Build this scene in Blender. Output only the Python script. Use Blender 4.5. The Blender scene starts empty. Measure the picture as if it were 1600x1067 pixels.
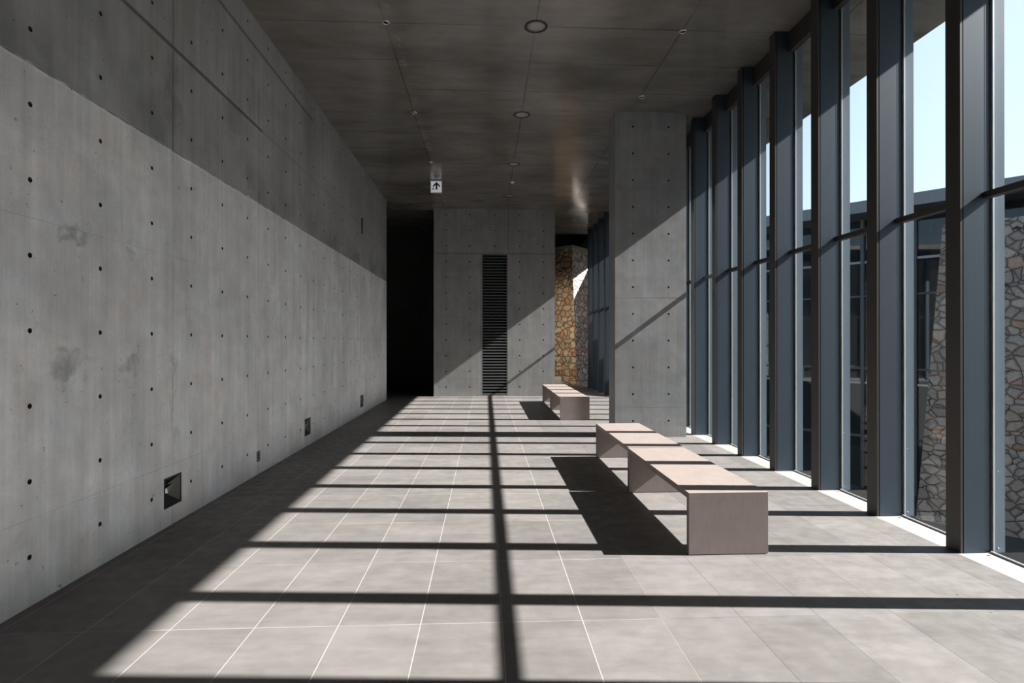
import bpy, bmesh, math, random
from mathutils import Vector, Matrix
random.seed(7)
sc = bpy.context.scene
C = sc.collection
PI = math.pi

# ---------------------------------------------------------------- camera
F = 882.0
cam_d = bpy.data.cameras.new('camera')
cam_d.sensor_width = 36.0
cam_d.lens = 36.0 * F / 1600.0
cam_d.clip_start = 0.05
cam_d.clip_end = 2000
cam = bpy.data.objects.new('camera', cam_d)
C.objects.link(cam)
cam.location = (0, 0, 1.575)
cam.rotation_euler = (PI / 2 + math.atan(1.5 / F), 0, -math.atan(41 / F))
sc.camera = cam

# ---------------------------------------------------------------- light
SUN_TO = Vector((1.0, -0.0675, 0.737)).normalized()
world = bpy.data.worlds.new('sky')
sc.world = world
world.use_nodes = True
wn = world.node_tree
wn.nodes.clear()
wo = wn.nodes.new('ShaderNodeOutputWorld')
bg = wn.nodes.new('ShaderNodeBackground')
sky = wn.nodes.new('ShaderNodeTexSky')
sky.sky_type = 'NISHITA'
sky.sun_disc = False
sky.sun_elevation = math.asin(SUN_TO.z)
sky.sun_rotation = math.atan2(SUN_TO.x, SUN_TO.y)
sky.air_density = 1.0
sky.dust_density = 1.5
sky.ozone_density = 1.0
bg.inputs['Strength'].default_value = 0.13
wn.links.new(sky.outputs[0], bg.inputs['Color'])
# bright veil added to whiten the visible sky, low in the north-east
tcw = wn.nodes.new('ShaderNodeTexCoord')
vd = Vector((math.sin(math.radians(46)) * math.cos(math.radians(16)), math.cos(math.radians(46)) * math.cos(math.radians(16)), math.sin(math.radians(16))))
dt = wn.nodes.new('ShaderNodeVectorMath'); dt.operation = 'DOT_PRODUCT'
wn.links.new(tcw.outputs['Generated'], dt.inputs[0]); dt.inputs[1].default_value = vd
mr = wn.nodes.new('ShaderNodeMapRange'); mr.interpolation_type = 'SMOOTHSTEP'
mr.inputs['From Min'].default_value = 0.80; mr.inputs['From Max'].default_value = 0.985
wn.links.new(dt.outputs['Value'], mr.inputs['Value'])
veil = wn.nodes.new('ShaderNodeBackground'); veil.inputs['Color'].default_value = (0.76, 0.90, 1.0, 1)
pw = wn.nodes.new('ShaderNodeMath'); pw.operation = 'MULTIPLY'; pw.inputs[1].default_value = 0.78
wn.links.new(mr.outputs['Result'], pw.inputs[0]); wn.links.new(pw.outputs[0], veil.inputs['Strength'])
ad = wn.nodes.new('ShaderNodeAddShader')
wn.links.new(bg.outputs[0], ad.inputs[0]); wn.links.new(veil.outputs[0], ad.inputs[1])
wn.links.new(ad.outputs[0], wo.inputs['Surface'])

sun_d = bpy.data.lights.new('sun', 'SUN')
sun_d.energy = 28
sun_d.angle = math.radians(0.53)
sun_d.color = (1.0, 0.96, 0.925)
sun = bpy.data.objects.new('sun', sun_d)
C.objects.link(sun)
sun.location = (20, -2, 18)
sun.rotation_euler = SUN_TO.to_track_quat('Z', 'Y').to_euler()

sc.view_settings.view_transform = 'Standard'
sc.view_settings.look = 'None'
sc.view_settings.gamma = 1.0
sc.view_settings.use_curve_mapping = False
sc.view_settings.exposure = -0.1
sc.cycles.max_bounces = 12
sc.cycles.diffuse_bounces = 6
sc.cycles.glossy_bounces = 4
sc.cycles.transparent_max_bounces = 24

# ---------------------------------------------------------------- node helper
class G:
    """tiny expression builder over one material's node tree"""
    def __init__(s, name):
        s.m = bpy.data.materials.new(name)
        s.m.use_nodes = True
        s.t = s.m.node_tree
        s.t.nodes.clear()
        s.out = s.t.nodes.new('ShaderNodeOutputMaterial')
        s.b = s.t.nodes.new('ShaderNodeBsdfPrincipled')
        s.t.links.new(s.b.outputs[0], s.out.inputs['Surface'])
        s.co = None
    def put(s, sock, v):
        if isinstance(v, bpy.types.NodeSocket):
            s.t.links.new(v, sock)
        elif isinstance(v, (tuple, list)):
            sock.default_value = tuple(v) + ((1.0,) if len(v) == 3 and len(sock.default_value) == 4 else ())
        else:
            sock.default_value = v
    def coords(s):
        if s.co is None:
            tc = s.t.nodes.new('ShaderNodeTexCoord')
            s.co = tc.outputs['Object']
        return s.co
    def xyz(s):
        n = s.t.nodes.new('ShaderNodeSeparateXYZ')
        s.t.links.new(s.coords(), n.inputs[0])
        return n.outputs
    def scaled(s, v):
        n = s.t.nodes.new('ShaderNodeVectorMath'); n.operation = 'MULTIPLY'
        s.t.links.new(s.coords(), n.inputs[0]); n.inputs[1].default_value = v
        return n.outputs[0]
    def vec(s, x, y, z):
        n = s.t.nodes.new('ShaderNodeCombineXYZ')
        s.put(n.inputs[0], x); s.put(n.inputs[1], y); s.put(n.inputs[2], z)
        return n.outputs[0]
    def M(s, op, a, b=0.0, c=0.0, clamp=False):
        n = s.t.nodes.new('ShaderNodeMath'); n.operation = op; n.use_clamp = clamp
        s.put(n.inputs[0], a); s.put(n.inputs[1], b); s.put(n.inputs[2], c)
        return n.outputs[0]
    def noise(s, scale, detail=4, rough=0.55, vec=None, dist=0.0):
        n = s.t.nodes.new('ShaderNodeTexNoise')
        n.inputs['Scale'].default_value = scale
        n.inputs['Detail'].default_value = detail
        n.inputs['Roughness'].default_value = rough
        n.inputs['Distortion'].default_value = dist
        s.t.links.new(vec if vec is not None else s.coords(), n.inputs['Vector'])
        return n.outputs['Fac']
    def white(s, vec):
        n = s.t.nodes.new('ShaderNodeTexWhiteNoise')
        s.t.links.new(vec, n.inputs['Vector'])
        return n.outputs['Value'], n.outputs['Color']
    def rng(s, v, a, b, c=0.0, d=1.0, smooth=True):
        n = s.t.nodes.new('ShaderNodeMapRange')
        n.interpolation_type = 'SMOOTHSTEP' if smooth else 'LINEAR'
        s.put(n.inputs['Value'], v)
        for k, x in (('From Min', a), ('From Max', b), ('To Min', c), ('To Max', d)):
            n.inputs[k].default_value = x
        return n.outputs['Result']
    def mix(s, f, a, b, mode='MIX'):
        n = s.t.nodes.new('ShaderNodeMix'); n.data_type = 'RGBA'; n.blend_type = mode
        s.put(n.inputs[0], f); s.put(n.inputs[6], a); s.put(n.inputs[7], b)
        return n.outputs[2]
    def ramp(s, f, stops):
        n = s.t.nodes.new('ShaderNodeValToRGB')
        e = n.color_ramp.elements
        while len(e) < len(stops): e.new(0.5)
        for i, (p, c) in enumerate(stops):
            e[i].position = p; e[i].color = tuple(c) + (1,)
        s.put(n.inputs[0], f)
        return n.outputs['Color']
    def line(s, v, c, w):
        """1 on the line v=c, 0 away from it"""
        d = s.M('ABSOLUTE', s.M('SUBTRACT', v, c))
        return s.rng(d, w * 0.5, w * 1.3, 1.0, 0.0)
    def lines(s, v, c, pitch, w):
        """repeated lines"""
        u = s.M('SUBTRACT', v, c - pitch / 2)
        f = s.M('FLOORED_MODULO', u, pitch)
        return s.line(f, pitch / 2, w)
    def above(s, v, c, w=0.004):
        return s.rng(v, c - w, c + w)
    def bump(s, h, strength, dist):
        n = s.t.nodes.new('ShaderNodeBump')
        n.inputs['Strength'].default_value = strength
        n.inputs['Distance'].default_value = dist
        s.put(n.inputs['Height'], h)
        s.t.links.new(n.outputs[0], s.b.inputs['Normal'])
    def set(s, **kw):
        for k, v in kw.items():
            s.put(s.b.inputs[k.replace('_', ' ')], v)
        return s

def plain(name, col, rough=0.5, metal=0.0, grain=0.06, gs=60, **kw):
    g = G(name)
    f = g.rng(g.noise(gs, 3), 0.3, 0.7, 1 - grain, 1 + grain)
    c = g.mix(1.0, col, g.vec(f, f, f), 'MULTIPLY')
    g.set(Base_Color=c, Roughness=rough, Metallic=metal, **kw)
    return g.m

def concrete(name, base, along, zlines=(), ulines=(), rough=0.6, spec=0.35, stains=(), upper=None,
             weather=1.0, streak=1.0, partial=(), coat=0.0):
    """board-cast concrete; `along` is 0 or 1, the horizontal axis of its main face"""
    g = G(name)
    x, y, z = g.xyz()
    u = (x, y)[along]
    big = g.noise(0.9, 5, 0.6, dist=0.4)
    mid = g.noise(4.5, 6, 0.65, dist=0.3)
    fine = g.noise(60, 4, 0.7)
    vs = [2.6, 2.6, 2.6]; vs[2] = 0.16
    vert = g.noise(3.0, 5, 0.65, vec=g.scaled(tuple(vs)))
    vs2 = [14, 14, 0.5]
    vert2 = g.noise(2.0, 4, 0.6, vec=g.scaled(tuple(vs2)))
    f = g.rng(big, 0.25, 0.75, 1 - 0.17 * weather, 1 + 0.15 * weather, False)
    f = g.M('MULTIPLY', f, g.rng(mid, 0.25, 0.75, 1 - 0.12 * weather, 1 + 0.10 * weather, False))
    f = g.M('MULTIPLY', f, g.rng(vert, 0.25, 0.75, 1 - 0.13 * streak, 1 + 0.11 * streak, False))
    f = g.M('MULTIPLY', f, g.rng(vert2, 0.25, 0.75, 1 - 0.05 * streak, 1 + 0.05 * streak, False))
    f = g.M('MULTIPLY', f, g.rng(fine, 0.3, 0.7, 0.94, 1.05, False))
    pits = g.rng(g.noise(26, 2, 0.4), 0.735, 0.76, 1.0, 0.55)
    f = g.M('MULTIPLY', f, pits)
    if upper:
        zz, amt = upper
        wob = g.M('ADD', z, g.rng(g.noise(7, 3), 0.3, 0.7, -0.012, 0.012, False))
        f = g.M('MULTIPLY', f, g.rng(wob, zz - 0.004, zz + 0.004, 1.0, amt))
        # damp band of the later pour, strongest at its foot
        band = g.M('MULTIPLY', g.rng(z, zz, zz + 0.02), g.rng(z, zz + 0.05, zz + 0.6, 1.0, 0.0))
        band = g.M('MULTIPLY', band, g.rng(g.noise(1.1, 4, 0.6), 0.38, 0.62))
        f = g.M('MULTIPLY', f, g.M('SUBTRACT', 1.0, g.M('MULTIPLY', band, 0.33)))
        lip = g.M('MULTIPLY', g.line(wob, zz - 0.012, 0.012), g.rng(g.noise(3, 3), 0.35, 0.6))
        f = g.M('ADD', f, g.M('MULTIPLY', lip, 0.12))
    seams = None
    for c, w, d in zlines:
        q = g.M('MULTIPLY', g.line(z, c, w), d)
        q = g.M('MULTIPLY', q, g.rng(g.noise(1.7, 3, 0.6, vec=g.scaled((1, 1, 0.2))), 0.36, 0.60, 0.25, 1.0))
        seams = q if seams is None else g.M('MAXIMUM', seams, q)
    for c, w, d in ulines:
        q = g.M('MULTIPLY', g.line(u, c, w), d)
        q = g.M('MULTIPLY', q, g.rng(g.noise(2.3, 3, 0.6, vec=g.scaled((0.3, 0.3, 1))), 0.36, 0.60, 0.35, 1.0))
        seams = q if seams is None else g.M('MAXIMUM', seams, q)
    for kind, c, lo, hi, w, d in partial:      # a seam drawn over part of the face
        a, b_ = (z, u) if kind == 'z' else (u, z)
        q = g.M('MULTIPLY', g.line(a, c, w), g.M('MULTIPLY', g.above(b_, lo), g.M('SUBTRACT', 1.0, g.above(b_, hi))))
        q = g.M('MULTIPLY', q, d)
        seams = q if seams is None else g.M('MAXIMUM', seams, q)
    if seams is not None:
        f = g.M('MULTIPLY', f, g.M('SUBTRACT', 1.0, seams))
    for su, sz, ru, rz, d in stains:
        wu = g.M('ADD', u, g.rng(g.noise(7, 4), 0.25, 0.75, -0.12, 0.12, False))
        wz = g.M('ADD', z, g.rng(g.noise(6, 4, vec=g.scaled((1, 1.3, 1.7))), 0.25, 0.75, -0.12, 0.12, False))
        q = g.M('ADD', g.M('POWER', g.M('ABSOLUTE', g.M('DIVIDE', g.M('SUBTRACT', wu, su), ru)), 2.0),
                g.M('POWER', g.M('ABSOLUTE', g.M('DIVIDE', g.M('SUBTRACT', wz, sz), rz)), 2.0))
        f = g.M('MULTIPLY', f, g.M('SUBTRACT', 1.0, g.M('MULTIPLY', g.rng(q, 0.0, 1.3, 1.0, 0.0, False), d * 0.75)))
    hue = g.noise(2.2, 4, 0.6, dist=0.5)
    tint = g.ramp(hue, [(0.30, (1.035, 0.985, 0.955)), (0.5, (1, 1, 1)), (0.7, (0.965, 1.0, 1.03))])
    c = g.mix(1.0, base, tint, 'MULTIPLY')
    c = g.mix(1.0, c, g.vec(f, f, f), 'MULTIPLY')
    g.set(Base_Color=c, Roughness=g.rng(mid, 0.3, 0.7, rough - 0.08, rough + 0.1))
    g.b.inputs['Specular IOR Level'].default_value = spec
    if coat:
        g.b.inputs['Coat Weight'].default_value = coat
        g.b.inputs['Coat Roughness'].default_value = 0.16
    h = g.M('ADD', g.M('MULTIPLY', fine, 0.25), g.M('MULTIPLY', mid, 0.9))
    if seams is not None:
        h = g.M('SUBTRACT', h, g.M('MULTIPLY', seams, 1.2))
    g.bump(h, 0.25, 0.004)
    return g.m

# ---------------------------------------------------------------- mesh helpers
def obj(name, bm, mat, parent=None, smooth=False):
    me = bpy.data.meshes.new(name)
    bmesh.ops.recalc_face_normals(bm, faces=bm.faces[:])
    bm.to_mesh(me); bm.free()
    o = bpy.data.objects.new(name, me)
    C.objects.link(o)
    for m in (mat if isinstance(mat, (list, tuple)) else [mat]):
        me.materials.append(m)
    if smooth:
        for p in me.polygons: p.use_smooth = True
    if parent is not None: o.parent = parent
    return o

def box(bm, x0, x1, y0, y1, z0, z1, bev=0.0, mi=0):
    vs = [bm.verts.new((x, y, z)) for x in (x0, x1) for y in (y0, y1) for z in (z0, z1)]
    fs = [(0, 1, 3, 2), (4, 6, 7, 5), (0, 4, 5, 1), (2, 3, 7, 6), (0, 2, 6, 4), (1, 5, 7, 3)]
    faces = [bm.faces.new([vs[i] for i in f]) for f in fs]
    for f in faces: f.material_index = mi
    if bev:
        es = set(e for f in faces for e in f.edges)
        bmesh.ops.bevel(bm, geom=list(es), offset=bev, segments=2, profile=0.6, affect='EDGES')
    return faces

def hexa(bm, lo, hi):
    """solid between two quads (lists of four points, same order)"""
    a = [bm.verts.new(p) for p in lo]; b = [bm.verts.new(p) for p in hi]
    bm.faces.new(a[::-1]); bm.faces.new(b)
    for i in range(4):
        j = (i + 1) % 4
        bm.faces.new((a[i], a[j], b[j], b[i]))

def lathe(bm, prof, n=40, mat=Matrix.Identity(4), close=True):
    rings = []
    for r, z in prof:
        if r < 1e-6: rings.append([bm.verts.new(mat @ Vector((0, 0, z)))])
        else: rings.append([bm.verts.new(mat @ Vector((r * math.cos(2 * PI * i / n), r * math.sin(2 * PI * i / n), z))) for i in range(n)])
    for a, b in zip(rings, rings[1:]):
        for i in range(n):
            j = (i + 1) % n
            if len(a) == 1 and len(b) == 1: continue
            if len(a) == 1: bm.faces.new((a[0], b[i], b[j]))
            elif len(b) == 1: bm.faces.new((a[i], b[0], a[j]))
            else: bm.faces.new((a[i], b[i], b[j], a[j]))

def empty(name, loc=(0, 0, 0)):
    o = bpy.data.objects.new(name, None)
    o.empty_display_size = 0.1
    C.objects.link(o); o.location = loc
    return o

def tag(o, label=None, cat=None, group=None, kind=None):
    if label: o['label'] = label
    if cat: o['category'] = cat
    if group: o['group'] = group
    if kind: o['kind'] = kind
    return o

def struct(name, bm, mat, parent=None, label=None):
    o = obj(name, bm, mat, parent)
    if parent is None: o['kind'] = 'structure'
    if label: o['label'] = label
    return o

def copy_tree(o, parent=None):
    kids = list(o.children)
    c = o.copy(); C.objects.link(c)
    if parent is not None: c.parent = parent
    for ch in kids: copy_tree(ch, c)
    return c

def cast_face(bm, P, us, vs, holes, cuts=(), r=0.015, depth=0.03, seg=14):
    """a flat concrete face with real tie-rod recesses.
    P(u, v, w) -> point, w = depth into the wall; us, vs = cell borders; holes = set of (u, v) centres;
    cuts = rectangles (u0, u1, v0, v1) left open.  Material 0 face, 1 recess plug."""
    us = sorted(set(round(a, 5) for a in us)); vs = sorted(set(round(a, 5) for a in vs))
    cache = {}
    def V(u, v, w=0.0):
        k = (round(u, 5), round(v, 5), w)
        if k not in cache: cache[k] = bm.verts.new(P(u, v, w))
        return cache[k]
    for u0, u1 in zip(us, us[1:]):
        for v0, v1 in zip(vs, vs[1:]):
            mu, mv = (u0 + u1) / 2, (v0 + v1) / 2
            if any(a - 1e-4 < mu < b + 1e-4 and c - 1e-4 < mv < d + 1e-4 for a, b, c, d in cuts): continue
            inside = [h for h in holes if u0 + r < h[0] < u1 - r and v0 + r < h[1] < v1 - r]
            if not inside:
                bm.faces.new((V(u0, v0), V(u1, v0), V(u1, v1), V(u0, v1))); continue
            hu, hv = inside[0]
            n = seg * 4 // 4
            n = 16
            ring = [bm.verts.new(P(hu + r * math.cos(2 * PI * (i + 0.0) / n), hv + r * math.sin(2 * PI * i / n), 0)) for i in range(n)]
            ring2 = [bm.verts.new(P(hu + r * 0.78 * math.cos(2 * PI * i / n), hv + r * 0.78 * math.sin(2 * PI * i / n), depth)) for i in range(n)]
            cor = [V(u1, v1), V(u0, v1), V(u0, v0), V(u1, v0)]      # at 45, 135, 225, 315 degrees
            at = [n // 8 + k * n // 4 for k in range(4)]
            for k in range(4):
                a = at[k]; b = at[(k + 1) % 4]
                if b < a: b += n
                arc = [ring[i % n] for i in range(a, b + 1)]
                # fan from the two corners
                m = len(arc) // 2
                for i in range(m): bm.faces.new((cor[k], arc[i + 1], arc[i]))
                bm.faces.new((cor[k], cor[(k + 1) % 4], arc[m]))
                for i in range(m, len(arc) - 1): bm.faces.new((cor[(k + 1) % 4], arc[i + 1], arc[i]))
            for i in range(n):
                j = (i + 1) % n
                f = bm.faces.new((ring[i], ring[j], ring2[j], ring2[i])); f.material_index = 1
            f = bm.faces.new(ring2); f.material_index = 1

def mids(cs, lo, hi):
    cs = sorted(cs)
    return [lo] + [(a + b) / 2 for a, b in zip(cs, cs[1:])] + [hi]

# ---------------------------------------------------------------- dimensions
LX = -2.715                     # left wall face
FIN_X = 3.54
PITCH = 0.9
FIN0 = 4.055
CY0, CY1 = -5.0, 20.3           # ceiling run
def ceil_z(y): return 5.39 + 0.008 * (y - 6.9)
CTILT = math.atan(0.008)

# ---------------------------------------------------------------- materials
JY = [5.035 + 1.845 * n for n in range(-5, 6)]
STAINS = [(3.80, 1.43, 0.16, 0.10, 0.5), (4.46, 1.42, 0.11, 0.10, 0.38), (3.84, 2.29, 0.16, 0.055, 0.42), (4.42, 2.30, 0.10, 0.07, 0.3),
          (5.03, 1.40, 0.06, 0.12, 0.3), (5.04, 0.95, 0.05, 0.3, 0.3), (6.2, 4.0, 0.25, 0.22, 0.3), (5.0, 3.75, 0.13, 0.35, 0.4)]
m_wall = concrete('cast_concrete_wall', (0.56, 0.563, 0.58), 1,
    zlines=[(0.52, 0.004, 0.22), (2.32, 0.003, 0.22), (3.24, 0.006, 0.5)],
    ulines=[(y, 0.006, 0.45) for y in JY if y > 1],
    partial=[('z', 4.14, -5, 7.0, 0.020, 0.62), ('z', 4.14, 7.0, 15.6, 0.012, 0.22), ('z', 5.06, 5.5, 9.0, 0.022, 0.5),
             ('u', 5.035, 3.24, 5.6, 0.010, 0.5), ('u', 6.88, 4.14, 4.6, 0.012, 0.4)],
    upper=(3.24, 0.52), stains=STAINS, rough=0.55, weather=1.35, streak=1.2)
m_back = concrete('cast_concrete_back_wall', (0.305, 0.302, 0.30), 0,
    zlines=[(2.32, 0.006, 0.25), (0.52, 0.005, 0.2)],
    partial=[('z', 4.17, -1.5, 2.03, 0.014, 0.45), ('u', 0.66, 4.17, 5.6, 0.014, 0.4), ('u', -0.14, 0, 4.17, 0.012, 0.35)],
    rough=0.6, weather=1.1)
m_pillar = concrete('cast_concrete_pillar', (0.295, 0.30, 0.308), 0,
    zlines=[(2.31, 0.007, 0.35), (0.49, 0.005, 0.25), (4.15, 0.005, 0.25)], rough=0.5, weather=1.3)
m_dark_conc = concrete('cast_concrete_painted_shade', (0.07, 0.07, 0.07), 0, rough=0.7)  # concrete colour lowered to hold the recess's shade and curb bounce
m_plug = plain('shade_dark_mortar_plug', (0.05, 0.048, 0.046), 0.9, grain=0.2, gs=200)  # mortar plug and hole sides, darkened to carry the recess shade

g = G('cast_concrete_ceiling')
x, y, z = g.xyz()
big = g.noise(0.8, 5, 0.6, vec=g.scaled((0.5, 1.2, 1)), dist=0.6)
mid = g.noise(3.0, 6, 0.65, vec=g.scaled((0.5, 1.6, 1)), dist=0.4)
fine = g.noise(50, 4, 0.7)
cl = g.noise(1.1, 3, 0.5, dist=0.8)
f = g.M('MULTIPLY', g.rng(big, 0.3, 0.7, 0.72, 1.28, False), g.rng(mid, 0.25, 0.75, 0.80, 1.18, False))
f = g.M('MULTIPLY', f, g.rng(cl, 0.3, 0.7, 0.86, 1.14, False))
f = g.M('MULTIPLY', f, g.rng(fine, 0.3, 0.7, 0.95, 1.05, False))
sx = g.M('MULTIPLY', g.lines(x, 0.6, 1.8, 0.012), 0.48)
sx = g.M('MULTIPLY', sx, g.rng(g.noise(1.2, 3), 0.35, 0.6, 0.3, 1.0))
sy = g.M('MULTIPLY', g.lines(y, 6.79, 0.9, 0.012), 0.48)
sy = g.M('MULTIPLY', sy, g.rng(g.noise(0.9, 3, vec=g.scaled((1, 2, 1))), 0.38, 0.6, 0.15, 1.0))
sm = g.M('MAXIMUM', sx, sy)
f = g.M('MULTIPLY', f, g.M('SUBTRACT', 1.0, sm))
ef = g.M('MULTIPLY', g.line(x, -1.13, 0.05), g.rng(g.noise(4, 4, 0.7), 0.48, 0.62))      # lime bloom beside the joint
f = g.M('ADD', f, g.M('MULTIPLY', ef, 0.35))
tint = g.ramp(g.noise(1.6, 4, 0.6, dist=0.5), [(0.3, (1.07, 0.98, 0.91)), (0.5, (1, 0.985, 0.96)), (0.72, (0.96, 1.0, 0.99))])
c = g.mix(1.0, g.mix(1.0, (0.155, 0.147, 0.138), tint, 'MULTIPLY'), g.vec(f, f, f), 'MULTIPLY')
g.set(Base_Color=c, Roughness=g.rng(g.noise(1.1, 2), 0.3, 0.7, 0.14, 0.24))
g.b.inputs['Specular IOR Level'].default_value = 0.5
g.bump(g.noise(1.3, 1, 0.4), 0.10, 0.02)
m_ceil = g.m

g = G('stone_floor_tiles')
x, y, z = g.xyz()
PX, PY = 0.4555, 0.9
gx = g.lines(x, 0.093, PX, 0.0028); gy = g.lines(y, 3.18, PY, 0.0026)
gy = g.M('MULTIPLY', gy, g.rng(g.noise(1.1, 3), 0.36, 0.6, 0.2, 1.0))
grout = g.M('MAXIMUM', gx, gy)
ix = g.M('FLOOR', g.M('DIVIDE', g.M('SUBTRACT', x, 0.093), PX))
iy = g.M('FLOOR', g.M('DIVIDE', g.M('SUBTRACT', y, 3.18), PY))
rv, rc = g.white(g.vec(ix, iy, 3.7))
f = g.rng(rv, 0, 1, 0.84, 1.09, False)
f = g.M('MULTIPLY', f, g.rng(g.noise(2.6, 6, 0.7, vec=g.scaled((0.7, 1.5, 1)), dist=0.3), 0.28, 0.72, 0.80, 1.15, False))
f = g.M('MULTIPLY', f, g.rng(g.noise(6, 5, 0.6, vec=g.scaled((0.5, 3, 1))), 0.25, 0.75, 0.93, 1.06, False))
grain = g.noise(230, 3, 0.8)
f = g.M('MULTIPLY', f, g.rng(grain, 0.3, 0.7, 0.85, 1.15, False))
# pale residue along tile rims
ux = g.M('ABSOLUTE', g.M('SUBTRACT', g.M('FLOORED_MODULO', g.M('SUBTRACT', x, 0.093), PX), PX / 2))
c = g.mix(1.0, (0.136, 0.1235, 0.119), g.vec(f, f, f), 'MULTIPLY')
lit = g.rng(x, 0.9, 1.1)      # reflection put into the joint colour: pale wall side, dark window side
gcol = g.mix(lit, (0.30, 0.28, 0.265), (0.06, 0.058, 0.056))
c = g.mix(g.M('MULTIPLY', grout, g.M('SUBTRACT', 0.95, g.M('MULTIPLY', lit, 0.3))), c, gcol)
g.set(Base_Color=c, Roughness=g.rng(g.noise(9, 4), 0.3, 0.7, 0.42, 0.6))
g.b.inputs['Specular IOR Level'].default_value = 0.5
g.bump(g.M('SUBTRACT', g.M('MULTIPLY', grain, 0.3), grout), 0.25, 0.002)
m_floor = g.m

m_sill = plain('pale_granite_strip', (0.235, 0.222, 0.218), 0.6, grain=0.10, gs=160)

def fin_mat(name, col, rough, metal):
    g = G(name)
    st = g.noise(1.0, 4, 0.6, vec=g.scaled((45, 45, 0.5)))
    cl = g.noise(3.5, 4, 0.6)
    f = g.M('MULTIPLY', g.rng(st, 0.3, 0.7, 0.93, 1.07, False), g.rng(cl, 0.3, 0.7, 0.9, 1.1, False))
    g.set(Base_Color=g.mix(1.0, col, g.vec(f, f, f), 'MULTIPLY'), Roughness=rough, Metallic=metal)
    return g.m
m_fin = fin_mat('blue_grey_painted_steel', (0.055, 0.078, 0.106), 0.42, 0.35)
m_fin_dark = fin_mat('charcoal_painted_steel', (0.062, 0.058, 0.057), 0.5, 0.3)
m_cap = fin_mat('sunlit_blue_steel', (0.12, 0.155, 0.195), 0.4, 0.2)  # fin's blue steel made paler, sunlight on the cap put into colour
m_gasket = plain('black_rubber_gasket', (0.012, 0.012, 0.014), 0.6)
m_alu = plain('pale_anodised_aluminium', (0.55, 0.56, 0.57), 0.35, 0.7)
m_bench = None
g = G('brushed_taupe_laminate')
st = g.noise(1.0, 5, 0.65, vec=g.scaled((70, 6, 6)))
st2 = g.noise(8, 5, 0.6)
f = g.M('MULTIPLY', g.rng(st, 0.3, 0.7, 0.93, 1.07, False), g.rng(st2, 0.25, 0.75, 0.92, 1.07, False))
g.set(Base_Color=g.mix(1.0, (0.235, 0.192, 0.177), g.vec(f, f, f), 'MULTIPLY'), Roughness=0.42)
g.bump(st, 0.08, 0.001)
m_bench = g.m

g = G('clear_window_glass')
t = g.t
tr = t.nodes.new('ShaderNodeBsdfTransparent'); tr.inputs[0].default_value = (0.965, 0.985, 0.98, 1)
gl = t.nodes.new('ShaderNodeBsdfGlossy'); gl.inputs['Roughness'].default_value = 0.0
lw = t.nodes.new('ShaderNodeLayerWeight')
fr_ = g.M('MULTIPLY_ADD', g.M('POWER', lw.outputs['Facing'], 5.0), 0.96, 0.04)
mx = t.nodes.new('ShaderNodeMixShader')
t.links.new(fr_, mx.inputs[0]); t.links.new(tr.outputs[0], mx.inputs[1]); t.links.new(gl.outputs[0], mx.inputs[2])
t.links.new(mx.outputs[0], g.out.inputs['Surface'])
t.nodes.remove(g.b)
m_glass = g.m

def rubble(name, stops, scale, mortar=(0.035, 0.032, 0.03)):
    g = G(name)
    wob = g.t.nodes.new('ShaderNodeTexNoise'); wob.inputs['Scale'].default_value = 2.2
    g.t.links.new(g.coords(), wob.inputs['Vector'])
    vm = g.t.nodes.new('ShaderNodeVectorMath'); vm.operation = 'MULTIPLY_ADD'
    g.t.links.new(wob.outputs['Color'], vm.inputs[0]); vm.inputs[1].default_value = (0.18, 0.18, 0.18)
    g.t.links.new(g.coords(), vm.inputs[2])
    mp = g.t.nodes.new('ShaderNodeVectorMath'); mp.operation = 'MULTIPLY'
    g.t.links.new(vm.outputs[0], mp.inputs[0]); mp.inputs[1].default_value = (1, 1, 1.25)
    ve = g.t.nodes.new('ShaderNodeTexVoronoi'); ve.feature = 'DISTANCE_TO_EDGE'; ve.inputs['Scale'].default_value = scale
    vf = g.t.nodes.new('ShaderNodeTexVoronoi'); vf.feature = 'F1'; vf.inputs['Scale'].default_value = scale
    for v in (ve, vf): g.t.links.new(mp.outputs[0], v.inputs['Vector'])
    sep = g.t.nodes.new('ShaderNodeSeparateColor'); g.t.links.new(vf.outputs['Color'], sep.inputs[0])
    col = g.ramp(sep.outputs[0], stops)
    f = g.M('MULTIPLY', g.rng(sep.outputs[1], 0, 1, 0.75, 1.2, False), g.rng(g.noise(14, 5, 0.7), 0.25, 0.75, 0.7, 1.25, False))
    col = g.mix(1.0, col, g.vec(f, f, f), 'MULTIPLY')
    edge = g.rng(ve.outputs['Distance'], 0.012, 0.045)
    col = g.mix(edge, mortar, col)
    g.set(Base_Color=col, Roughness=0.85)
    g.bump(g.M('ADD', g.rng(ve.outputs['Distance'], 0.0, 0.16), g.M('MULTIPLY', g.noise(20, 4), 0.15)), 0.8, 0.05)
    return g.m
m_rubble = rubble('mixed_field_stone', [(0.0, (0.46, 0.37, 0.31)), (0.35, (0.54, 0.48, 0.43)), (0.6, (0.38, 0.35, 0.335)), (0.8, (0.62, 0.55, 0.48)), (0.95, (0.50, 0.33, 0.25))], 3.9, (0.06, 0.052, 0.048))
m_rubble_warm = rubble('warm_lit_field_stone', [(0.0, (0.46, 0.34, 0.22)), (0.4, (0.55, 0.42, 0.29)), (0.75, (0.50, 0.44, 0.36)), (0.95, (0.45, 0.25, 0.16))], 4.2, (0.09, 0.06, 0.04))  # field stone with warm bounce light put into its colour

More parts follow.
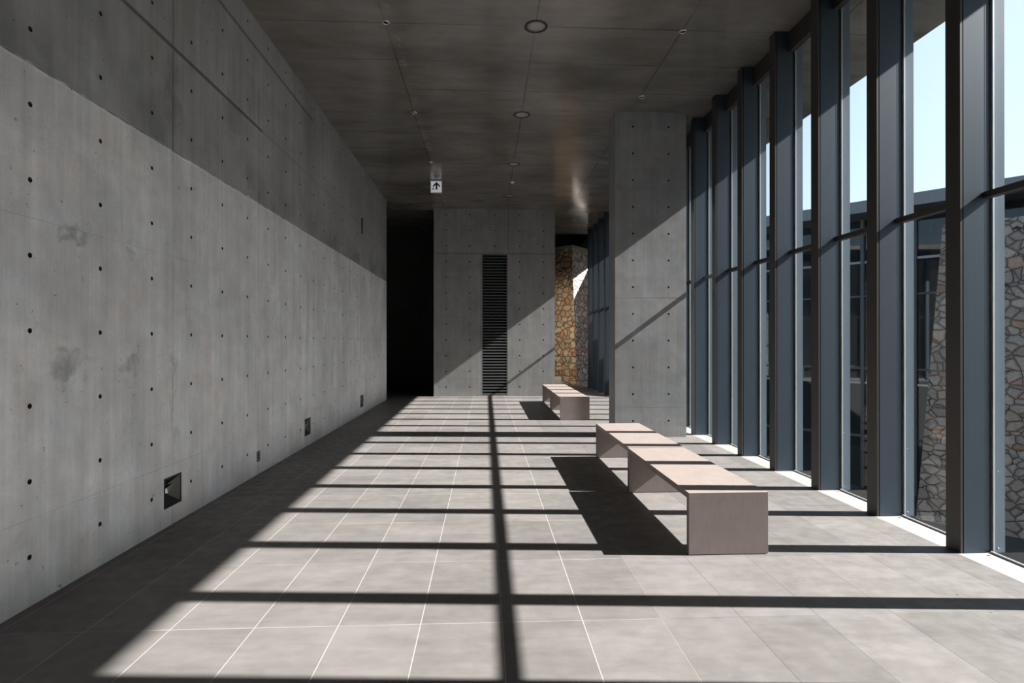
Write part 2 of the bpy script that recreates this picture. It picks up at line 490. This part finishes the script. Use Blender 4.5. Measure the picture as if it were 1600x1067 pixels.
# ---------------------------------------------------------------- floor
bm = bmesh.new(); box(bm, -9, 3.52, CY0, 26, -0.25, 0.0)
struct('floor', bm, m_floor)
bm = bmesh.new(); box(bm, 3.52, 3.79, CY0, 26, -0.25, 0.0)
struct('trim_1', bm, m_sill)
bm = bmesh.new(); box(bm, 3.79, 3.90, CY0, 26, -2.9, -0.12)
struct('trim_2', bm, plain('dark_outdoor_curb', (0.07, 0.07, 0.072), 0.85))

# ---------------------------------------------------------------- ceiling (a slab with an outdoor overhang)
bm = bmesh.new()
lo = [(-9, CY0, ceil_z(CY0)), (5.45, CY0, ceil_z(CY0)), (5.45, CY1, ceil_z(CY1)), (-9, CY1, ceil_z(CY1))]
hi = [(a, b, 5.60) for a, b, _ in lo]
hexa(bm, lo, hi)
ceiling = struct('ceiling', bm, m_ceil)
bm = bmesh.new(); box(bm, -9, 5.45, CY1, 27, 6.3, 6.6)
box(bm, 3.9, 5.45, CY1, 27, 5.55, 6.3)
box(bm, -9, 5.45, 26.7, 27, 0, 6.3)
box(bm, -9, 5.45, CY1 - 0.3, CY1, 5.60, 6.6)
struct('ceiling_rear', bm, m_dark_conc)

# ---------------------------------------------------------------- left wall
WT = 5.575
rows = [0.295 + 0.45 * k for k in range(12)]
cols = [5.34 + 0.615 * k for k in range(-16, 17)]
cols = [c for c in cols if c < 15.5]
lights = [(4.90, 5.17), (8.615, 8.885), (12.38, 12.66)]
us = mids(cols, CY0, 15.6)
for a, b in lights: us += [a, b]
vs = mids(rows, 0.0, WT) + [0.16, 0.42]
# no cell border may cross a recess
def clean(bs, cs, keep):
    return [b for b in bs if b in keep or all(abs(b - c) > 0.03 for c in cs)]
us = clean(us, cols, []); vs = clean(vs, rows, [])
bm = bmesh.new()
cast_face(bm, lambda u, v, w: (LX - w, u, v), us, vs, [(c, r) for c in cols for r in rows],
          cuts=[(a, b, 0.16, 0.42) for a, b in lights], r=0.0165, depth=0.035)
# the wall's body behind its face (end, top, back)
def quad(bm, *ps): bm.faces.new([bm.verts.new(p) for p in ps])
quad(bm, (LX, 15.6, 0), (LX - 0.4, 15.6, 0), (LX - 0.4, 15.6, WT), (LX, 15.6, WT))
quad(bm, (LX - 0.4, CY0, 0), (LX - 0.4, 15.6, 0), (LX - 0.4, 15.6, WT), (LX - 0.4, CY0, WT))
quad(bm, (LX, CY0, WT), (LX, 15.6, WT), (LX - 0.4, 15.6, WT), (LX - 0.4, CY0, WT))
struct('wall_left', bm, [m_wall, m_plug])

# rear wall behind the viewpoint and the unlit passage at the far left
bm = bmesh.new(); box(bm, LX - 0.4, 3.9, CY0 - 0.3, CY0, 0, 5.56)
struct('wall_behind', bm, m_dark_conc)
bm = bmesh.new(); box(bm, 3.5, 3.9, CY0, 0.45, 0, 5.56)  # unseen wall added to cut sun and bounce near the viewpoint
struct('wall_light_block', bm, m_dark_conc)
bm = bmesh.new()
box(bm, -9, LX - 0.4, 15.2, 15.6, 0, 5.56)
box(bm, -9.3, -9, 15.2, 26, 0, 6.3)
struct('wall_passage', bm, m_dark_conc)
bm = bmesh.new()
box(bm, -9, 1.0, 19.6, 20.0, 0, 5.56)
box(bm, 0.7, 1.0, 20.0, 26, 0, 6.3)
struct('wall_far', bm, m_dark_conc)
bm = bmesh.new(); box(bm, -1.5, -1.3, 17.6, 19.6, 0, 5.56)  # hidden wall added to keep stray sun out of the passage
struct('wall_sun_stop', bm, m_dark_conc)

# ---------------------------------------------------------------- end block with the louvre
BX0, BX1, BY = -1.51, 2.03, 16.5
bcols = [-1.154, -0.467, 0.261, 0.992, 1.688]
brows = [0.275 + 0.457 * k for k in range(12)]
LV = (-0.112, 0.636, 0.03, 4.15)
us = clean(mids(bcols, BX0, BX1) + [LV[0], LV[1]], bcols, []); vs = clean(mids(brows, 0, WT) + [0.03, 4.15], brows, [])
bm = bmesh.new()
cast_face(bm, lambda u, v, w: (u, BY + w, v), us, vs, [(c, r) for c in bcols for r in brows], cuts=[LV], r=0.021, depth=0.035)
quad(bm, (BX0, BY, 0), (BX0, 17.6, 0), (BX0, 17.6, WT), (BX0, BY, WT))
quad(bm, (BX1, BY, 0), (BX1, 17.6, 0), (BX1, 17.6, WT), (BX1, BY, WT))
quad(bm, (BX0, 17.6, 0), (BX1, 17.6, 0), (BX1, 17.6, WT), (BX0, 17.6, WT))
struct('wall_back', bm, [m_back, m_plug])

lv = empty('louvre_grille', (0.262, BY, 0.03))
tag(lv, 'tall narrow dark metal louvre set in the concrete wall facing the hall', 'vent')
m_lv = plain('dark_grey_louvre_metal', (0.16, 0.165, 0.17), 0.45, 0.3)
m_void = plain('black_duct_void', (0.006, 0.006, 0.006), 0.9)
bm = bmesh.new()
w = 0.374; hgt = 4.12
box(bm, -w, -w + 0.022, 0.001, 0.14, 0, hgt); box(bm, w - 0.022, w, 0.001, 0.14, 0, hgt)
box(bm, -w + 0.022, w - 0.022, 0.001, 0.14, hgt - 0.025, hgt); box(bm, -w + 0.022, w - 0.022, 0.001, 0.14, 0, 0.025)
obj('frame', bm, m_lv, lv)
bm = bmesh.new()
n = 48; p = (hgt - 0.06) / n
for i in range(n):
    z0 = 0.03 + i * p
    hexa(bm, [(-w + .022, 0.0, z0), (w - .022, 0.0, z0), (w - .022, 0.075, z0 + 0.045), (-w + .022, 0.075, z0 + 0.045)],
             [(-w + .022, 0.0, z0 + 0.022), (w - .022, 0.0, z0 + 0.022), (w - .022, 0.07, z0 + 0.052), (-w + .022, 0.07, z0 + 0.052)])
obj('slats', bm, m_lv, lv)
bm = bmesh.new(); box(bm, -w + .001, w - .001, 0.141, 0.16, 0.001, hgt - .001)
obj('backing', bm, m_void, lv)

# ---------------------------------------------------------------- pillar
PX0, PX1, PY0, PY1 = 2.145, 3.345, 9.28, 9.74
pcols = [2.445, 3.045]; prows = [0.27 + 0.445 * k for k in range(12)]
ptop = 5.575
bm = bmesh.new()
us = mids(pcols, PX0, PX1); vs = mids(prows, 0, ptop)
holes = [(c, r) for c in pcols for r in prows]
cast_face(bm, lambda u, v, w: (u, PY0 + w, v), us, vs, holes, r=0.0165, depth=0.035)
cast_face(bm, lambda u, v, w: (u, PY1 - w, v), us, vs, holes, r=0.0165, depth=0.035)
for X in (PX0, PX1): quad(bm, (X, PY0, 0), (X, PY1, 0), (X, PY1, ptop), (X, PY0, ptop))
bmesh.ops.remove_doubles(bm, verts=bm.verts[:], dist=1e-4)
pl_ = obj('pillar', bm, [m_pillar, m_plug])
tag(pl_, 'broad rectangular cast concrete pillar standing in front of the window fins', 'pillar')

# ---------------------------------------------------------------- window fins
def make_fin():
    root = empty('window_fin')
    bm = bmesh.new(); box(bm, 0.0, 0.018, 0, 0.135, 0, 1.0, 0)
    obj('face_plate', bm, m_fin_dark, root)
    bm = bmesh.new(); box(bm, 0.0181, 0.026, 0.006, 0.129, 0, 1.0)
    obj('shadow_gap', bm, m_gasket, root)
    bm = bmesh.new(); box(bm, 0.0261, 0.202, 0.0, 0.135, 0, 1.0)
    obj('fin_body', bm, m_fin, root)
    bm = bmesh.new()
    box(bm, 0.2021, 0.226, 0.006, 0.129, 0, 1.0)
    obj('glazing_angle', bm, m_fin, root)
    bm = bmesh.new(); box(bm, 0.2261, 0.244, 0.012, 0.123, 0, 1.0)
    obj('gasket', bm, m_gasket, root)
    bm = bmesh.new()
    box(bm, 0.2701, 0.350, 0.004, 0.131, 0, 1.0)
    obj('outer_cap', bm, m_cap, root)
    bm = bmesh.new(); box(bm, 0.2575, 0.270, 0.002, 0.133, 0, 1.0)
    obj('edge_trim', bm, m_alu, root)
    return root
fin0 = make_fin()
order = ['first', 'second', 'third', 'fourth', 'fifth', 'sixth', 'seventh', 'eighth']
KMIN, KMAX = -3, 17
for k in range(KMIN, KMAX + 1):
    o = fin0 if k == KMIN else copy_tree(fin0)
    y = FIN0 + PITCH * k
    o.location = (FIN_X, y, 0)
    o.scale = (1, 1, ceil_z(y) - 0.002)
    if k < 0:
        tag(o, 'blue-grey steel window fin out of frame whose shadow crosses the near floor', 'window fin', 'window fins')
    elif k <= 6:
        nm = order[k]
        extra = ['nearest and widest, at the right edge of the view', 'second from the right edge', 'third from the right edge', 'fourth from the right edge',
                 'fifth from the right edge', 'sixth from the right edge', 'just right of the pillar'][k]
        tag(o, 'tall blue-grey steel window fin, ' + extra, 'window fin', 'window fins')
    elif k <= 13:
        tag(o, 'blue-grey steel window fin concealed behind the concrete pillar', 'window fin', 'window fins')
    else:
        extra = ['first left of the pillar', 'second left of the pillar', 'third left of the pillar', 'fourth left of the pillar, against the stone wall'][k - 14]
        tag(o, 'distant steel window fin, ' + extra, 'window fin', 'window fins')

# ---------------------------------------------------------------- glazing, one window per bay
def make_window():
    root = empty('window_1')
    root['kind'] = 'structure'
    bm = bmesh.new(); box(bm, 0.2455, 0.2560, 0.0, PITCH - 0.004, 0.012, 5.2)
    obj('glass_pane', bm, m_glass, root)
    bm = bmesh.new()
    box(bm, 0.18, 0.2440, 0.1355, PITCH - 0.0005, 2.655, 2.702)
    obj('transom', bm, m_fin_dark, root)
    bm = bmesh.new()
    box(bm, 0.2445, 0.2570, 0.1355, PITCH - 0.0005, 0.0005, 0.011)
    obj('bottom_channel', bm, m_gasket, root)
    bm = bmesh.new(); box(bm, 0.2300, 0.2440, 0.1355, PITCH - .0005, 0.0, 0.014)
    obj('sill_bead', bm, m_alu, root)
    for yy in (0.185, PITCH - 0.05):
        for zz in (0.05, 0.62):
            bm = bmesh.new()
            r_ = 0.009 if zz < 0.1 else 0.004
            lathe(bm, [(0, 0.004), (r_, 0.003), (r_, 0.0)], 16, Matrix.Translation((0.2452, yy, zz)) @ Matrix.Rotation(-PI / 2, 4, 'Y'))
            obj('glass_bolt', bm, m_alu, root)
    bm = bmesh.new()
    box(bm, 0.170, 0.2440, 0.1355, PITCH - 0.0005, -0.105, 0.14); box(bm, 0.2441, 0.2580, 0.1355, PITCH - 0.0005, -0.085, 0.14)
    h = obj('header', bm, m_fin_dark, root)
    return root, h
w0, h0 = make_window()
ws = []
for i, k in enumerate(range(KMIN - 1, KMAX + 1)):
    if i == 0: o = w0
    else: o = copy_tree(w0)
    o.name = 'window_%d' % (i + 1)
    y = FIN0 + PITCH * k
    o.location = (FIN_X, y, 0)
    for ch in o.children:
        if ch.name.startswith('header'): ch.location.z = ceil_z(y) - 0.14
    ws.append(o)

# ---------------------------------------------------------------- benches
def make_bench():
    root = empty('bench')
    L, W, T, Hh = 1.785, 0.60, 0.046, 0.462
    bm = bmesh.new(); box(bm, 0, W, 0, L, Hh - T, Hh, 0.0015)
    obj('seat', bm, m_bench, root)
    for y0 in (0.0, L - T):
        bm = bmesh.new(); box(bm, 0.0, W, y0, y0 + T, 0.006, Hh - T, 0.001)
        leg = obj('end_panel', bm, m_bench, root)
        for x0 in (0.03, W - 0.07):
            bm = bmesh.new(); box(bm, x0, x0 + 0.04, y0 + 0.008, y0 + T - 0.008, 0.0, 0.006)
            obj('glide', bm, m_gasket, leg)
    return root
b0 = make_bench()
for i, (bx, by, lab) in enumerate([
    (1.500, 4.11, 'nearest taupe slab bench with square end panels, in the middle of the floor'),
    (1.512, 5.915, 'taupe slab bench butted against the far end of the nearest bench'),
    (1.505, 11.37, 'distant taupe slab bench whose end panel faces us, left of the pillar foot'),
    (1.505, 13.165, 'farthest taupe slab bench, end to end behind the distant one')]):
    o = b0 if i == 0 else copy_tree(b0)
    o.location = (bx, by, 0)
    tag(o, lab, 'bench', 'slab benches in two pairs')

# ---------------------------------------------------------------- recessed wall lights
m_plate = plain('black_fixture_plate', (0.010, 0.011, 0.014), 0.4, 0.2)
m_facet = plain('black_polished_facet', (0.005, 0.005, 0.006), 0.45)
m_olive = plain('brushed_olive_reflector', (0.26, 0.25, 0.15), 0.3, 0.6)
m_lens = plain('frosted_lamp_lens', (0.85, 0.84, 0.92), 0.35)
def make_wall_light():
    root = empty('wall_light')
    hw, hh = 0.134, 0.129
    def P(u, v, w): return Vector((-w, u, v))
    bm = bmesh.new()      # flange ring, 3 mm proud, and its returns into the wall
    for a, b, c, d in ((-hw, hw, -hh, -hh + .012), (-hw, hw, hh - .012, hh), (-hw, -hw + .012, -hh + .012, hh - .012), (hw - .012, hw, -hh + .012, hh - .012)):
        box(bm, -0.006, 0.004, a, b, c, d)
    obj('plate', bm, m_plate, root)
    iw, ih = hw - .012, hh - .012
    ap = (-0.055, 0.0, 0.015)      # u, v of the deepest point
    A = P(ap[0], ap[2], 0.085)
    cs = [P(-iw, -ih, 0), P(iw, -ih, 0), P(iw, ih, 0), P(-iw, ih, 0)]
    bm = bmesh.new()
    for i in range(4):
        quad(bm, cs[i], cs[(i + 1) % 4], A)
    # outer box so that the housing has thickness
    box(bm, -0.12, -0.1, -iw, iw, -ih, ih)
    obj('reflector', bm, m_facet, root)
    bm = bmesh.new()
    quad(bm, P(-0.105, 0.0, 0.02), P(-0.035, -0.012, 0.02), P(-0.055, 0.035, 0.02), P(-0.095, 0.032, 0.02))
    obj('lens', bm, m_lens, root)
    bm = bmesh.new()
    quad(bm, P(-0.034, -0.010, 0.021), P(0.0, -0.002, 0.024), P(0.085, 0.052, 0.03), P(-0.055, 0.036, 0.022))
    obj('reflector_fin', bm, m_olive, root)
    return root
wl0 = make_wall_light()
for i, ((a, b), lab) in enumerate(zip(lights, ['nearest and largest-looking black square light recessed low in the concrete wall',
                                              'middle of the three black square lights recessed low in the concrete wall',
                                              'farthest black square light recessed low in the wall, near the dark passage'])):
    o = wl0 if i == 0 else copy_tree(wl0)
    o.location = (LX, (a + b) / 2, 0.29)
    tag(o, lab, 'wall light', 'recessed wall lights')
ol = empty('outlet_plate', (LX, 6.88, 0.216))
tag(ol, 'small grey metal outlet plate low on the wall between two square lights', 'outlet')
bm = bmesh.new(); box(bm, 0.0, 0.006, -0.045, 0.045, -0.062, 0.062, 0.0015); obj('cover', bm, plain('grey_metal_cover', (0.16, 0.16, 0.165), 0.4, 0.5), ol)
for dz in (-0.02, 0.02):
    bm = bmesh.new(); box(bm, 0.0062, 0.008, -0.016, 0.016, dz - 0.011, dz + 0.011); obj('socket', bm, m_plate, ol)
bm = bmesh.new(); box(bm, 0.0, 0.02, -0.02, 0.02, -0.17, 0.17, 0.002)
vs_ = obj('wall_slot', bm, m_plate); vs_.location = (LX, 12.49, 4.12)
tag(vs_, 'thin black vertical strip high on the left concrete wall near its far end', 'wall strip')

# ---------------------------------------------------------------- ceiling fittings
m_ring = plain('black_trim_ring', (0.014, 0.014, 0.015), 0.35, 0.2)
m_diff = plain('grey_frosted_diffuser', (0.30, 0.29, 0.285), 0.35)
m_chrome = plain('chrome_sprinkler', (0.75, 0.74, 0.72), 0.2, 0.9)
m_white = plain('white_plastic', (0.7, 0.7, 0.7), 0.4)
dl0 = empty('downlight')
bm = bmesh.new(); lathe(bm, [(0.112, 0.0), (0.112, -0.006), (0.118, -0.010), (0.136, -0.008), (0.140, -0.003), (0.140, 0.0)], 56)
obj('trim_ring', bm, m_ring, dl0, True)
bm = bmesh.new(); lathe(bm, [(0.0, -0.004), (0.06, -0.0038), (0.1118, -0.002), (0.1118, -0.0005), (0.0, -0.0005)], 48)
obj('diffuser', bm, m_diff, dl0, True)
for i, (yy, lab) in enumerate([(6.79, 'nearest round downlight with black ring in the concrete ceiling'),
        (9.49, 'second round downlight away from us in the ceiling row'),
        (12.19, 'third round downlight in the ceiling row, before the small ceiling sensor'),
        (14.89, 'farthest and smallest round downlight, just before the louvred wall')]):
    o = dl0 if i == 0 else copy_tree(dl0)
    o.location = (0.605, yy, ceil_z(yy)); o.rotation_euler = (CTILT, 0, 0)
    tag(o, lab, 'downlight', 'round downlights in a row')
sp0 = empty('sprinkler_head')
bm = bmesh.new(); lathe(bm, [(0.030, 0.0), (0.032, -0.006), (0.046, -0.005), (0.048, 0.0)], 32)
obj('escutcheon', bm, m_chrome, sp0, True)
bm = bmesh.new(); lathe(bm, [(0.0, -0.001), (0.029, -0.001), (0.029, -0.0002), (0, -0.0002)], 24)
obj('recess', bm, m_ring, sp0)
bm = bmesh.new(); lathe(bm, [(0.0, -0.026), (0.014, -0.026), (0.014, -0.023), (0.005, -0.022), (0.005, -0.0012), (0, -0.0012)], 16)
obj('deflector', bm, m_chrome, sp0, True)
for i, (xx, yy, lab) in enumerate([(-1.19, 6.79, 'nearest sprinkler head in the left ceiling joint'),
        (-1.19, 9.49, 'middle sprinkler head in the left ceiling joint'),
        (-1.17, 12.15, 'sprinkler head in the left joint just before the arrow sign'),
        (2.42, 6.82, 'sprinkler head nearest the window fins on the right of the ceiling'),
        (2.43, 8.70, 'sprinkler head on the ceiling right above the front of the pillar')]):
    o = sp0 if i == 0 else copy_tree(sp0)
    o.location = (xx, yy, ceil_z(yy)); o.rotation_euler = (CTILT, 0, 0)
    tag(o, lab, 'sprinkler', 'ceiling sprinkler heads')
se = empty('ceiling_sensor', (0.64, 13.6, ceil_z(13.6)))
tag(se, 'tiny white round sensor between the two farthest downlights', 'sensor')
bm = bmesh.new(); lathe(bm, [(0.0, -0.032), (0.02, -0.030), (0.045, -0.012), (0.050, 0.0)], 24); obj('dome', bm, m_white, se, True)

# ---------------------------------------------------------------- hanging arrow sign
SZ = ceil_z(13.54)
sg = empty('exit_sign', (-1.18, 13.54, SZ))
tag(sg, 'small square lit sign with a green up arrow hanging from the ceiling', 'sign')
m_face = G('lit_white_sign_face')
m_face.set(Base_Color=(0.75, 0.74, 0.78), Roughness=0.3)
m_face.b.inputs['Emission Color'].default_value = (0.86, 0.83, 0.92, 1); m_face.b.inputs['Emission Strength'].default_value = 0.35
m_face = m_face.m
m_green = plain('green_sign_film', (0.0, 0.085, 0.03), 0.4)
m_black = plain('black_sign_film', (0.02, 0.025, 0.03), 0.4)
bm = bmesh.new(); box(bm, -0.165, 0.165, -0.03, 0.03, -0.020, -0.001, 0.002); obj('mount_bar', bm, m_alu, sg)
bm = bmesh.new(); box(bm, -0.132, 0.132, -0.022, 0.022, -0.300, -0.0205, 0.003); obj('housing', bm, m_white, sg)
bm = bmesh.new(); box(bm, -0.128, 0.128, -0.0245, -0.0225, -0.288, -0.025); obj('panel', bm, m_face, sg)
bm = bmesh.new()
def flat(bm, pts, y0=-0.0265, y1=-0.0248):
    a = [bm.verts.new((px, y0, pz)) for px, pz in pts]; b = [bm.verts.new((px, y1, pz)) for px, pz in pts]
    bm.faces.new(a); bm.faces.new(b[::-1])
    for i in range(len(pts)):
        j = (i + 1) % len(pts); bm.faces.new((a[i], b[i], b[j], a[j]))
cz = -0.048
flat(bm, [(0.008, cz + 0.006), (0.092, cz - 0.080), (0.092, cz - 0.130), (0.028, cz - 0.066), (0.028, cz - 0.180),
          (-0.012, cz - 0.180), (-0.012, cz - 0.066), (-0.076, cz - 0.130), (-0.076, cz - 0.080)])
obj('arrow', bm, m_green, sg)
bm = bmesh.new()      # small running figure in a doorway, lower left corner
flat(bm, [(-0.100, -0.190), (-0.094, -0.190), (-0.094, -0.245), (-0.100, -0.245)])
flat(bm, [(-0.087, -0.196), (-0.066, -0.190), (-0.050, -0.200), (-0.054, -0.206), (-0.066, -0.200), (-0.070, -0.213), (-0.056, -0.222), (-0.056, -0.240),
          (-0.064, -0.240), (-0.064, -0.226), (-0.078, -0.218), (-0.090, -0.238), (-0.097, -0.234), (-0.084, -0.212)])
flat(bm, [(-0.064, -0.176), (-0.056, -0.176), (-0.052, -0.182), (-0.056, -0.188), (-0.064, -0.188), (-0.068, -0.182)])
flat(bm, [(-0.048, -0.196), (-0.042, -0.196), (-0.042, -0.245), (-0.048, -0.245)])
obj('pictogram', bm, m_black, sg)

# ---------------------------------------------------------------- stone volume at the end of the hall (rotated)
D1 = Vector((-math.sin(math.radians(44)), math.cos(math.radians(44)), 0))
D2 = Vector((math.sin(math.radians(38)), math.cos(math.radians(38)), 0))
def pt(v, z): return (v.x, v.y, z)
cb = Vector((3.47, 20.8, 0)); ct = Vector((3.25, 21.15, 0))
HT = 5.16
L1, L2 = 2.6, 3.4
st = empty('stone_tower', (3.47, 20.8, 0))
tag(st, 'battered rubble stone volume with pale coping at the far end of the hall', 'stone wall')
def shift(v): return v - Vector((3.47, 20.8, 0))
bm = bmesh.new()
hexa(bm, [pt(shift(cb), -2.9), pt(shift(cb + D2 * L2), -2.9), pt(shift(cb + D2 * L2 + D1 * L1), -2.9), pt(shift(cb + D1 * L1), -2.9)],
         [pt(shift(ct), HT), pt(shift(ct + D2 * (L2 - .3)), HT), pt(shift(ct + D2 * (L2 - .3) + D1 * (L1 - .3)), HT), pt(shift(ct + D1 * (L1 - .3)), HT)])
body = obj('stone_body', bm, [m_rubble, m_rubble_warm], st)
for p in body.data.polygons:
    if p.normal.dot(Vector((-D2.x, -D2.y, 0))) > 0.6: p.material_index = 1
o_ = -0.06 * (D1 + D2).normalized()
bm = bmesh.new()
q = [ct + o_, ct + D2 * L2 + o_, ct + D2 * L2 + D1 * L1, ct + D1 * L1 + o_]
hexa(bm, [pt(shift(v), HT + .001) for v in q], [pt(shift(v), HT + 0.09) for v in q])
obj('coping', bm, plain('grey_coping_stone', (0.30, 0.30, 0.28), 0.7), st)
bm = bmesh.new(); box(bm, 2.25, 2.72, 20.2, 20.5, 0.0, 0.33, 0.01)
pb = obj('low_block', bm, m_white)
tag(pb, 'low pale block at the foot of the far stone volume, behind the louvred wall edge', 'block')

# assumed warm spotlight, unseen, added on the block's rear face to wash the stone
ws_ = empty('assumed_spotlight', (1.62, 17.6, 2.7))
tag(ws_, 'assumed small black spotlight, added out of sight on the rear side of the louvred block', 'spotlight')
bm = bmesh.new(); box(bm, -0.05, 0.05, 0.001, 0.02, -0.05, 0.05, 0.003); obj('bracket', bm, m_plate, ws_)
aim = (Vector((2.9, 21.3, 1.7)) - Vector((1.62, 17.75, 2.7))).normalized()
bm = bmesh.new(); lathe(bm, [(0.0, -0.1), (0.035, -0.1), (0.045, -0.06), (0.045, 0.06), (0.040, 0.06), (0.036, 0.0), (0, 0.0)], 24,
    Matrix.Translation((0, 0.15, 0)) @ aim.to_track_quat('Z', 'Y').to_matrix().to_4x4()); obj('lamp_head', bm, m_plate, ws_, True)
bm = bmesh.new(); box(bm, -0.008, 0.008, 0.0201, 0.12, -0.008, 0.008); obj('arm', bm, m_plate, ws_)
sd = bpy.data.lights.new('assumed_spot_lamp', 'SPOT'); sd.energy = 360; sd.color = (1.0, 0.80, 0.58); sd.spot_size = math.radians(80); sd.spot_blend = 0.8; sd.shadow_soft_size = 0.04  # assumed lamp, added to warm the far stone face
so = bpy.data.objects.new('assumed_spot_lamp', sd); C.objects.link(so)
so.location = Vector((1.62, 17.75, 2.7)) + aim * 0.08; so.rotation_euler = (-aim).to_track_quat('Z', 'Y').to_euler()

# ---------------------------------------------------------------- sunken court outside
m_ground = plain('dark_grey_court_paving', (0.075, 0.08, 0.08), 0.8, grain=0.15, gs=6)
bm = bmesh.new(); box(bm, 3.90, 60, -30, 60, -3.1, -2.9)
gd = obj('ground', bm, m_ground); gd['kind'] = 'structure'

DB = Vector((-math.sin(math.radians(41)), math.cos(math.radians(41)), 0))   # along the opposite building
NB = Vector((-DB.y, DB.x, 0)) * 1.0                                       # towards us
if NB.x > 0: NB = -NB
E0 = Vector((11.13, 15.78, 0))                                            # a point of its roof edge
def B(t, n, z):      # t along (far-left positive), n towards us from the roof edge, z height
    v = E0 + DB * t + NB * n
    return (v.x, v.y, z)
def bslab(bm, t0, t1, n0, n1, z0, z1):
    hexa(bm, [B(t0, n0, z0), B(t1, n0, z0), B(t1, n1, z0), B(t0, n1, z0)],
             [B(t0, n0, z1), B(t1, n0, z1), B(t1, n1, z1), B(t0, n1, z1)])
bd = empty('opposite_building')
tag(bd, 'low building across the court with flat roof, pale fascia and dark glass front', 'building')
T0, T1 = -16, 9.5
ZR = 5.70
m_fascia = plain('grey_metal_fascia', (0.34, 0.36, 0.39), 0.5, 0.2)
m_soffit = plain('dark_concrete_soffit', (0.12, 0.12, 0.12), 0.8)
bm = bmesh.new(); bslab(bm, T0, T1, -0.02, 0.02, ZR - 0.34, ZR); obj('fascia', bm, m_fascia, bd)
bm = bmesh.new(); bslab(bm, T0, T1, -9, -0.021, ZR - 0.34, ZR - 0.01); obj('roof', bm, m_soffit, bd)
GN = -1.25
g = G('dark_reflective_glass')
g.set(Base_Color=(0.012, 0.02, 0.026), Roughness=0.03, IOR=1.6)
g.b.inputs['Specular IOR Level'].default_value = 0.8
m_dglass = g.m
bm = bmesh.new(); bslab(bm, T0, T1 - .6, GN - 0.03, GN, -2.9, ZR - 0.341); obj('glass_front', bm, m_dglass, bd)
m_bm = plain('grey_facade_mullion', (0.15, 0.17, 0.19), 0.5, 0.2)
t = T0 + 0.3
while t < T1 - .7:
    bm = bmesh.new(); bslab(bm, t, t + 0.09, GN + 0.001, GN + 0.13, -2.9, ZR - 0.342); obj('mullion', bm, m_bm, bd)
    t += 1.35
for z_, h_, mm in ((4.02, 0.07, m_alu), (2.98, 0.05, m_bm), (0.75, 0.06, m_bm), (0.30, 0.06, m_alu), (-1.35, 0.07, m_bm)):
    bm = bmesh.new(); bslab(bm, T0, T1 - .6, GN + 0.001, GN + 0.06, z_, z_ + h_)
    obj('cross_rail', bm, mm, bd)
bm = bmesh.new(); bslab(bm, T0, T1 - 0.6, -9, GN - 0.4, -2.9, ZR - 0.342); obj('inner_wall', bm, m_soffit, bd)

# battered rubble wall in front of it
SW = Vector((12.015, 12.576, 0))
def S(t, n, z):
    v = SW + DB * t + NB * n
    return (v.x, v.y, z)
bm = bmesh.new()
tl, tu = 1.68, 1.22
hexa(bm, [S(-9, 0, -2.9), S(tl, 0, -2.9), S(tl, -1.3, -2.9), S(-9, -1.3, -2.9)],
         [S(-9, -0.55, 4.55), S(tu, -0.55, 4.55), S(tu, -1.25, 4.55), S(-9, -1.25, 4.55)])
sw = obj('stone_wall', bm, m_rubble)
tag(sw, 'tapering rubble stone wall in the court, seen through the two nearest panes', 'stone wall')
